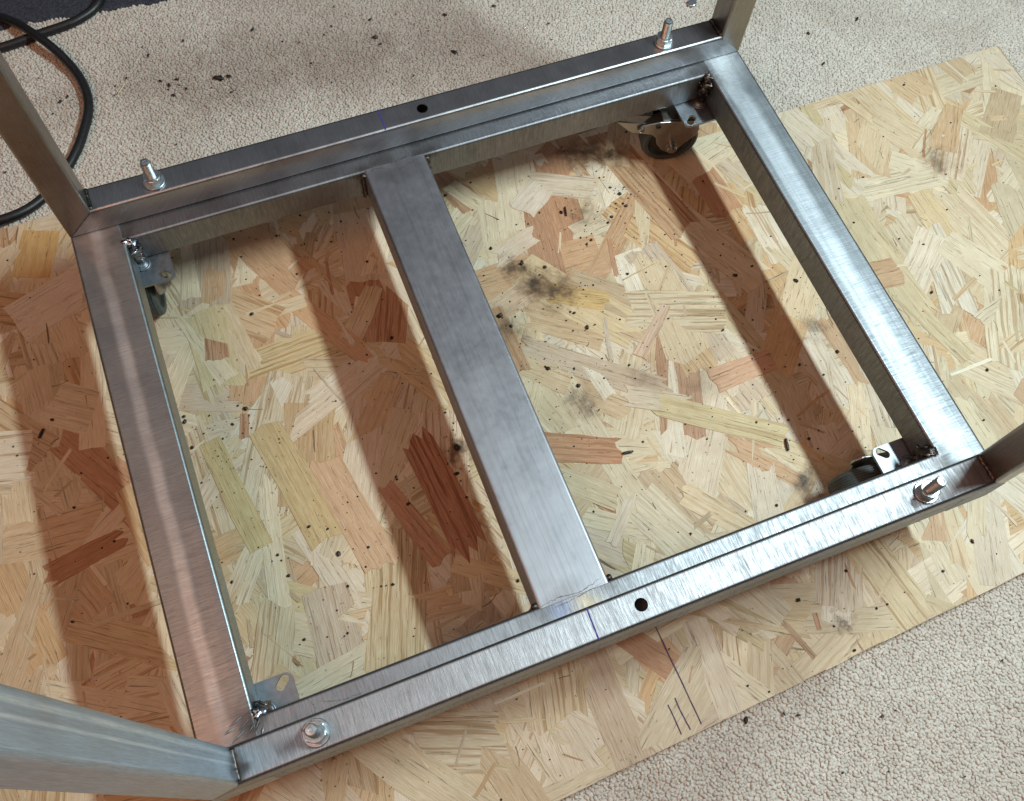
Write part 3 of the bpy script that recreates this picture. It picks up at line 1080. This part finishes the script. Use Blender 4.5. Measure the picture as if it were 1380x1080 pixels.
# ------------------------------------------------------------------ casters
def caster(sx, sy, ang, wc, label, brake):
    px, py = sx * 0.2630, sy * 0.1970
    zp = ZB
    t = thing('caster', label, 'caster', (px, py, 0.0), 'casters under the base frame corners')
    pr = rrect(0.060, 0.060, 0.005, 5)
    tk = 0.0024
    V, F, _ = extrude(pr, lambda a, b: (px + a, py + b, zp - tk - 0.0002), lambda a, b: (px + a, py + b, zp - 0.0002))
    plate = mk('mounting_plate', V, F, mat_zinc, t)
    cut = []
    for qx in (-1, 1):
        for qy in (-1, 1):
            sl = []
            a0 = math.atan2(qy, qx) if not (sx > 0 and sy < 0) else math.atan2(qy, qx)
            c = Vector((px + qx * 0.0222, py + qy * 0.0240, 0))
            dr = Vector((math.cos(a0), math.sin(a0), 0))
            pp = Vector((-dr.y, dr.x, 0))
            for i in range(12):
                a = -math.pi / 2 + math.pi * i / 11
                sl.append(c + dr * (0.0026 + 0.0032 * math.cos(a)) + pp * 0.0032 * math.sin(a))
            for i in range(12):
                a = math.pi / 2 + math.pi * i / 11
                sl.append(c + dr * (-0.0026 + 0.0032 * math.cos(a)) + pp * 0.0032 * math.sin(a))
            n = len(sl)
            CV = [(q.x, q.y, zp - 0.01) for q in sl] + [(q.x, q.y, zp + 0.01) for q in sl]
            CF = [tuple(range(n))[::-1], tuple(range(n, 2 * n))] + [(i, (i + 1) % n, n + (i + 1) % n, n + i) for i in range(n)]
            cut.append((CV, CF))
    carve(plate, cut)
    # kingpin rivet boss in the middle of the plate
    kx, ky = px - sx * 0.0075, py - sy * 0.0095
    V, F = lathe([(0.0066, 0.0), (0.0066, 0.0010), (0.0058, 0.0018), (0.0050, 0.0012), (0.0044, 0.0012), (0.0040, 0.0024), (0.0026, 0.0031), (0.0008, 0.0033)], (kx, ky, zp - 0.0003), 28)
    mk('kingpin', V, F, mat_zinc, t, smooth=True)
    # swivel race
    V, F = lathe([(0.019, -0.0012), (0.021, -0.004), (0.021, -0.0075), (0.016, -0.0105), (0.008, -0.0108)], (px, py, zp - tk), 36)
    F = [tuple(f) for f in F]
    mk('swivel_race', V, F, mat_chrome, t, smooth=True)
    d = Vector((math.cos(ang), math.sin(ang), 0))
    e = Vector((-d.y, d.x, 0))
    wc = Vector((wc[0], wc[1], 0))
    WRAD = 0.0278
    wz = WRAD + 0.0007
    def at(a, b, z):  # a along trail from the wheel centre, b along the axle
        q = wc + d * a + e * b
        return (q.x, q.y, z)
    # fork: two cheeks and a bridge
    zt_f = zp - tk - 0.0098
    prof = [(-0.020, zt_f), (0.017, zt_f + 0.0008), (0.034, zt_f - 0.0025), (0.0375, zt_f - 0.007), (0.036, wz + 0.022), (0.022, wz + 0.0185), (0.017, wz + 0.0127), (0.015, wz + 0.0043),
            (0.009, wz - 0.0050), (0.003, wz - 0.0085), (-0.003, wz - 0.0085), (-0.008, wz - 0.0040), (-0.022, wz + 0.0155), (-0.023, wz + 0.022)]
    for s in (-1, 1):
        n = len(prof)
        b0, b1 = s * 0.0122, s * 0.0140
        if not brake:
            prof = [(a if a < 0.008 else 0.008 + (a - 0.008) * 0.3, z) for a, z in prof]
        V = [at(a, b0, z) for a, z in prof] + [at(a, b1, z) for a, z in prof]
        F = [tuple(range(n)), tuple(range(n, 2 * n))[::-1]] + [(i, n + i, n + (i + 1) % n, (i + 1) % n) for i in range(n)]
        ch = mk('fork_cheek', V, F, mat_chrome, t)
        b = bmesh.new()
        b.from_mesh(ch.data)
        bmesh.ops.recalc_face_normals(b, faces=b.faces)
        bmesh.ops.bevel(b, geom=list(b.edges), offset=0.0005, segments=2, affect='EDGES', profile=0.5)
        b.to_mesh(ch.data)
        b.free()
        # axle nut on this cheek
        q = wc + e * (b1)
        V, F = lathe([(0.0058, 0.0), (0.0058, 0.0012), (0.0050, 0.0014), (0.0050, 0.0046), (0.0042, 0.0052), (0.0028, 0.0052), (0.0028, 0.0066), (0.0014, 0.0068)], (0, 0, 0), 18)
        V = [(q.x + v[0] * d.x + e.x * s * v[2], q.y + v[0] * d.y + e.y * s * v[2], wz + v[1]) for v in V]
        mk('axle_nut', V, F, mat_chrome, t)
        if brake:
            q2 = wc + d * 0.034 + e * b1
            V, F = lathe([(0.0032, 0.0), (0.0032, 0.0012), (0.0016, 0.0016), (0.0012, 0.0004)], (0, 0, 0), 16)
            V = [(q2.x + v[0] * d.x + e.x * s * v[2], q2.y + v[0] * d.y + e.y * s * v[2], wz + 0.0265 + v[1]) for v in V]
            mk('rivet_and_hole', V, F, mat_chrome, t)
            q2 = wc + d * 0.018 + e * b1
            V, F = lathe([(0.0026, 0.0), (0.0026, 0.0010), (0.0014, 0.0012), (0.0012, 0.0002)], (0, 0, 0), 16)
            V = [(q2.x + v[0] * d.x + e.x * s * v[2], q2.y + v[0] * d.y + e.y * s * v[2], wz + 0.0300 + v[1]) for v in V]
            mk('rivet_and_hole', V, F, mat_bead, t)  # dark disc standing in for the shaded hole in the cheek
    V = [at(a, b_, z_) for a in (-0.020, 0.014 if brake else -0.004) for b_ in (-0.0122, 0.0122) for z_ in (zt_f - 0.0002, zt_f + 0.0018)]
    F = [(0, 1, 3, 2), (4, 6, 7, 5), (0, 4, 5, 1), (2, 3, 7, 6), (0, 2, 6, 4), (1, 5, 7, 3)]
    mk('fork_bridge', V, F, mat_chrome, t)
    # wheel
    wheel = mk('wheel', *wheel_hub(wc, d, e, wz, WRAD), mat_hub, t, origin=(wc.x, wc.y, wz))
    V, F = wheel_tyre(wc, d, e, wz, WRAD)
    mk('tyre', V, F, mat_rubber, wheel, origin=(wc.x, wc.y, wz), smooth=False)
    if brake:
        # pressed brake lever over the wheel, reaching outwards
        for s in (-1, 1):
            pl = [(0.030, wz + 0.0320), (0.045, wz + 0.0345), (0.058, wz + 0.0375), (0.052, wz + 0.031), (0.045, wz + 0.0240), (0.040, wz + 0.0205), (0.030, wz + 0.0200)]
            n = len(pl)
            b0, b1 = s * 0.0102, s * 0.0119
            V = [at(a, b0, z) for a, z in pl] + [at(a, b1, z) for a, z in pl]
            F = [tuple(range(n)), tuple(range(n, 2 * n))[::-1]] + [(i, n + i, n + (i + 1) % n, (i + 1) % n) for i in range(n)]
            mk('brake_side', V, F, mat_chrome, t)
        pl = [(0.022, wz + 0.0330), (0.034, wz + 0.0345), (0.046, wz + 0.0360), (0.058, wz + 0.0385)]
        V, F = [], []
        for a, z in pl:
            V += [at(a, -0.0040, z), at(a, 0.0040, z), at(a, 0.0040, z + 0.0014), at(a, -0.0040, z + 0.0014)]
        n = len(pl)
        for i in range(n - 1):
            for k_ in range(4):
                F.append((i * 4 + k_, i * 4 + (k_ + 1) % 4, (i + 1) * 4 + (k_ + 1) % 4, (i + 1) * 4 + k_))
        F += [(3, 2, 1, 0), ((n - 1) * 4, (n - 1) * 4 + 1, (n - 1) * 4 + 2, (n - 1) * 4 + 3)]
        mk('brake_pedal', V, F, mat_chrome, t)
    return t


def ring_verts(wc, d, e, wz, prof, n):
    V, F = [], []
    for r, b in prof:
        for i in range(n):
            a = 2 * math.pi * i / n
            q = wc + d * (r * math.cos(a)) + e * b
            V.append((q.x, q.y, wz + r * math.sin(a)))
    m = len(prof)
    for k in range(m):
        for i in range(n):
            j = (i + 1) % n
            k2 = (k + 1) % m
            F.append((k * n + i, k2 * n + i, k2 * n + j, k * n + j))
    return V, F


def wheel_hub(wc, d, e, wz, R):
    return ring_verts(wc, d, e, wz, [(0.003, -0.0098), (0.007, -0.0098), (0.009, -0.0060), (R * 0.68, -0.0062), (R * 0.74, -0.0085), (R * 0.76, 0.0), (R * 0.74, 0.0085), (R * 0.68, 0.0062), (0.009, 0.0060), (0.007, 0.0098), (0.003, 0.0098)], 40)


def wheel_tyre(wc, d, e, wz, R):
    prof = [(R * 0.76, -0.0088), (R * 0.90, -0.0092), (R * 0.96, -0.0082), (R, -0.0058)]
    b = -0.0058
    while b < 0.0050:       # fine moulded ridges on the tread
        prof += [(R, b + 0.0006), (R - 0.0005, b + 0.0009), (R - 0.0005, b + 0.0013), (R, b + 0.0016)]
        b += 0.0019
    prof += [(R, 0.0062), (R * 0.96, 0.0082), (R * 0.90, 0.0092), (R * 0.76, 0.0088)]
    return ring_verts(wc, d, e, wz, prof, 64)


caster(1, 1, math.pi - 0.25, (0.2385, 0.1965), 'caster with chrome brake lever under the far right corner', True)
caster(1, -1, math.pi - 0.15, (0.2385, -0.1830), 'caster under the near right corner, ridged grey tyre showing beside its plate', False)
caster(-1, 1, math.pi / 2 - 0.1, (-0.2640, 0.1985), 'caster with bluish zinc plate under the far left corner', False)
caster(-1, -1, math.pi - 0.2, (-0.2860, -0.1970), 'caster under the near left corner, only its slotted plate showing', False)

# ------------------------------------------------------------------ cable
RC = 0.0046
ZK = ZCARP + 0.0045 + RC
def cable(name, ctrl, label, zoff=None):
    V, F = sweep(spline(ctrl, 12), RC, 16)
    return mk(name, V, F, mat_cable, smooth=True, origin=(ctrl[1][0], ctrl[1][1], ZK - RC), label=label, cat='cable', group='black power cables')

cable('power_cable', [(-0.60, 0.63, ZK), (-0.42, 0.625, ZK), (-0.345, 0.592, ZK), (-0.306, 0.540, ZK + 0.009), (-0.281, 0.492, ZK + 0.002), (-0.276, 0.450, ZK), (-0.289, 0.411, ZK),
                      (-0.310, 0.377, ZK), (-0.344, 0.345, ZK), (-0.384, 0.333, ZK + 0.004), (-0.45, 0.342, ZK + 0.002), (-0.56, 0.39, ZK)],
      'black cable curling across the carpet towards the far left leg')
cable('power_cable', [(-0.60, 0.560, ZK), (-0.44, 0.543, ZK), (-0.348, 0.5455, ZK), (-0.306, 0.5515, ZK), (-0.264, 0.5590, ZK), (-0.236, 0.580, ZK + 0.001), (-0.215, 0.64, ZK + 0.001), (-0.21, 0.78, ZK + 0.001)],
      'black cable lying under the other one, running off over the dark mat')

# ------------------------------------------------------------------ debris
BEADS = [(0.116, 0.165), (0.059, 0.125), (0.038, 0.15), (0.02, 0.08), (0.026, 0.067), (0.078, 0.114), (0.148, 0.081), (0.232, -0.136), (0.229, -0.125), (0.034, -0.06), (0.027, -0.119),
         (0.041, 0.016), (0.063, 0.008), (0.09, 0.042), (0.082, 0.062), (0.164, 0.025), (0.172, 0.176), (0.178, 0.166), (0.17, 0.157), (0.178, 0.151), (0.125, 0.124), (0.146, 0.231), (0.248, 0.08),
         (0.243, 0.045), (0.206, -0.003), (0.237, -0.003), (0.272, -0.075), (0.295, -0.059), (0.295, 0.02), (0.38, 0.059), (0.416, 0.103), (-0.125, 0.258), (-0.092, 0.239), (-0.135, 0.249), (-0.145, 0.23),
         (-0.075, 0.175), (-0.079, 0.092), (-0.041, -0.012), (-0.055, -0.004), (-0.117, -0.033), (-0.069, -0.048), (-0.115, -0.059), (-0.148, -0.118), (-0.157, -0.116), (-0.216, 0.063), (-0.231, 0.06),
         (-0.217, 0.07), (-0.268, 0.018), (-0.268, 0.076), (-0.268, 0.051), (-0.266, -0.071), (-0.225, -0.068), (-0.223, -0.082), (-0.181, -0.079), (-0.183, -0.056), (-0.346, -0.059), (-0.405, 0.103),
         (-0.371, 0.116), (-0.369, 0.033), (-0.345, -0.006), (-0.388, -0.058), (-0.355, -0.008), (-0.127, -0.183), (0.153, -0.246), (0.21, -0.275), (0.202, -0.239), (0.315, -0.255), (0.278, -0.268),
         (0.386, 0.099), (0.498, 0.078), (0.416, -0.123), (0.411, -0.035), (0.432, 0.014), (0.193, -0.095), (0.147, -0.164), (0.095, -0.165), (0.06, -0.009), (-0.06, -0.026)]
bead_meshes = []
for i in range(6):
    V, F = blob((0, 0, 0), 1, 1, 0.72, 0.7, i + 2, 10, 6, 1.8)
    me = bpy.data.meshes.new('weld_spatter')
    me.from_pydata(V, [], F)
    me.polygons.foreach_set('use_smooth', [True] * len(F))
    me.materials.append(mat_bead)
    bead_meshes.append(me)
for i, (x, y) in enumerate(BEADS):
    o = bpy.data.objects.new('weld_spatter', bead_meshes[i % 6])
    COL.objects.link(o)
    r = random.choice((0.0009, 0.0011, 0.0013, 0.0016, 0.0020)) if i > 5 else 0.0019
    if (x, y) in ((-0.06, -0.026), (0.020, 0.08)):
        r = 0.0030
    r *= 0.82
    o.scale = (r * random.uniform(0.9, 1.5), r * random.uniform(0.8, 1.1), r)
    o.rotation_euler = (0, 0, random.uniform(0, 6.28))
    o.location = (x, y, 0.0002 + r * 0.5)
    o['label'] = 'small round black bead of weld spatter lying on the strand board'
    o['category'] = 'weld spatter'
    o['group'] = 'weld spatter beads on the board'

CL = ((0.07, 0.09, 0.05), (0.18, 0.20, 0.05), (-0.05, -0.03, 0.05), (0.03, 0.03, 0.05), (0.12, -0.02, 0.06), (-0.25, 0.05, 0.03), (-0.13, 0.24, 0.05), (0.22, -0.10, 0.05), (0.28, 0.0, 0.06), (-0.16, -0.08, 0.05), (0.16, 0.14, 0.04))
aV, aF = [], []
for i in range(2100):
    if random.random() < 0.62:
        cl = random.choice(CL)
        x, y = random.gauss(cl[0], cl[2]), random.gauss(cl[1], cl[2])
    else:
        x, y = random.uniform(-0.46, 0.62), random.uniform(-0.33, 0.30)
    if not on_board(x, y, -0.003):
        continue
    r = min(0.0016, 0.00018 + 0.00022 * random.expovariate(1.0))
    V, F = blob((x, y, 0.0002 + r * 0.4), r * random.uniform(0.8, 1.4), r, r * 0.8, 0.4, i % 17, 6, 4)
    b0 = len(aV)
    aV += V
    aF += [tuple(b0 + k_ for k_ in f) for f in F]
mk('spatter_specks', aV, aF, mat_bead, smooth=True, kind='stuff', label='fine dark weld dust specks scattered over the strand board', cat='specks')

CRUMBS = [(-0.148, 0.44, .004), (-0.138, 0.439, .0022), (-0.196, 0.433, .002), (-0.197, 0.447, .002), (-0.303, 0.461, .0018), (-0.295, 0.465, .0016), (-0.099, 0.492, .002), (-0.208, 0.492, .0016), (0.019, 0.441, .0026),
          (0.099, 0.447, .002), (0.091, 0.395, .0028), (0.021, 0.466, .0018), (0.153, 0.442, .002), (0.463, 0.296, .0016), (0.458, 0.253, .0018), (0.525, 0.297, .002), (0.074, -0.313, .0022), (0.104, -0.320, .0012),
          (0.114, -0.325, .0013), (0.176, -0.35, .0012), (0.29, -0.348, .001), (-0.188, 0.452, .0017), (-0.182, 0.437, .0016), (-0.204, 0.455, .0015), (-0.235, 0.470, .0013), (-0.170, 0.50, .0014), (-0.02, 0.47, .0013), (0.20, 0.40, .0013)]
for i, (x, y, r) in enumerate(CRUMBS):
    o = bpy.data.objects.new('black_crumb', bead_meshes[i % 6])
    COL.objects.link(o)
    o.scale = (r * 1.3, r * 0.7, r * 0.6)
    o.rotation_euler = (0.2, 0.1, random.uniform(0, 6.28))
    o.location = (x, y, -0.0092)
    o['label'] = 'tiny black crumb of slag caught in the carpet loops'
    o['category'] = 'crumb'
    o['group'] = 'slag crumbs in the carpet'

aV, aF = [], []
for i in range(190):
    f = random.random()
    if f < 0.75:
        x, y = random.gauss(-0.08, 0.17), random.gauss(0.44, 0.05)
    else:
        x, y = random.uniform(0.0, 0.6), random.uniform(-0.5, -0.29)
    if on_board(x, y, 0.004) or y > 0.6:
        continue
    r = abs(random.gauss(0, 0.0003)) + 0.00025
    V, F = blob((x, y, -0.0098 + random.uniform(-0.0006, 0.0004)), r * 1.5, r, r, 0.4, i % 13, 6, 4)
    b0 = len(aV)
    aV += V
    aF += [tuple(b0 + k_ for k_ in f_) for f_ in F]
mk('carpet_grit', aV, aF, mat_bead, smooth=True, kind='stuff', label='fine dark grit strewn through the carpet loops', cat='grit')

# punched steel slug, off-cuts, splinters
V, F = lathe([(0.0042, -0.0009), (0.0048, -0.0006), (0.0048, 0.0009), (0.0044, 0.0012), (0.0008, 0.0012)], (0.360, 0.376, -0.0085), 22)
V = [(v[0], v[1] * 1.0, v[2] + (v[0] - 0.36) * 0.15) for v in V]
mk('steel_slug', V, F, mat_slug, origin=(0.36, 0.376, -0.0095), label='small round steel slug lying on the carpet beyond the far crossbar', cat='slug')


def stick(name, p, q, r, mat, label, cat, z=0.0012, bend=0.0):
    P_ = [Vector((p[0], p[1], z)).lerp(Vector((q[0], q[1], z)), f) + Vector((0, 0, bend * math.sin(math.pi * f))) for f in np.linspace(0, 1, 9)]
    V, F = sweep(P_, [r * (0.55 + 0.45 * math.sin(math.pi * (0.15 + 0.7 * i / 8))) for i in range(9)], 8, lump=0.3, lscale=900, seed=p[0] * 100)
    return mk(name, V, F, mat, smooth=True, origin=(p[0], p[1], 0), label=label, cat=cat)


stick('wood_splinter', (0.1417, 0.0763), (0.1804, 0.0838), 0.0006, mat_splinter, 'long pale wood splinter lying on the board right of the scorch mark', 'splinter', 0.0011, 0.0008)
stick('wood_splinter', (0.0800, 0.0595), (0.0950, 0.0640), 0.0004, mat_splinter, 'short pale wood splinter below the scorch mark beside the middle rail', 'splinter', 0.0009)
stick('wood_splinter', (-0.247, 0.452), (-0.238, 0.462), 0.0006, mat_splinter, 'pale wood splinter lying on the carpet beside the black cable', 'splinter', -0.0085)
o = stick('screw_stub', (0.0705, -0.0808), (0.0795, -0.0822), 0.0013, mat_hub, 'little dark screw stub lying at the end of the reddish strand', 'screw', 0.0018)
stick('slag_sliver', (0.2096, -0.1180), (0.2066, -0.1285), 0.0014, mat_bead, 'black slag sliver in the dark shadow near the ridged tyre', 'slag', 0.0014)
stick('slag_sliver', (0.1214, 0.1695), (0.1188, 0.1595), 0.0010, mat_bead, 'thin black slag sliver on the sunlit board between scorch mark and far rail'.replace('sunlit ', ''), 'slag', 0.0012)
stick('slag_sliver', (-0.384, 0.103), (-0.379, 0.110), 0.0012, mat_bead, 'black slag sliver on the board left of the left rail', 'slag', 0.0013)
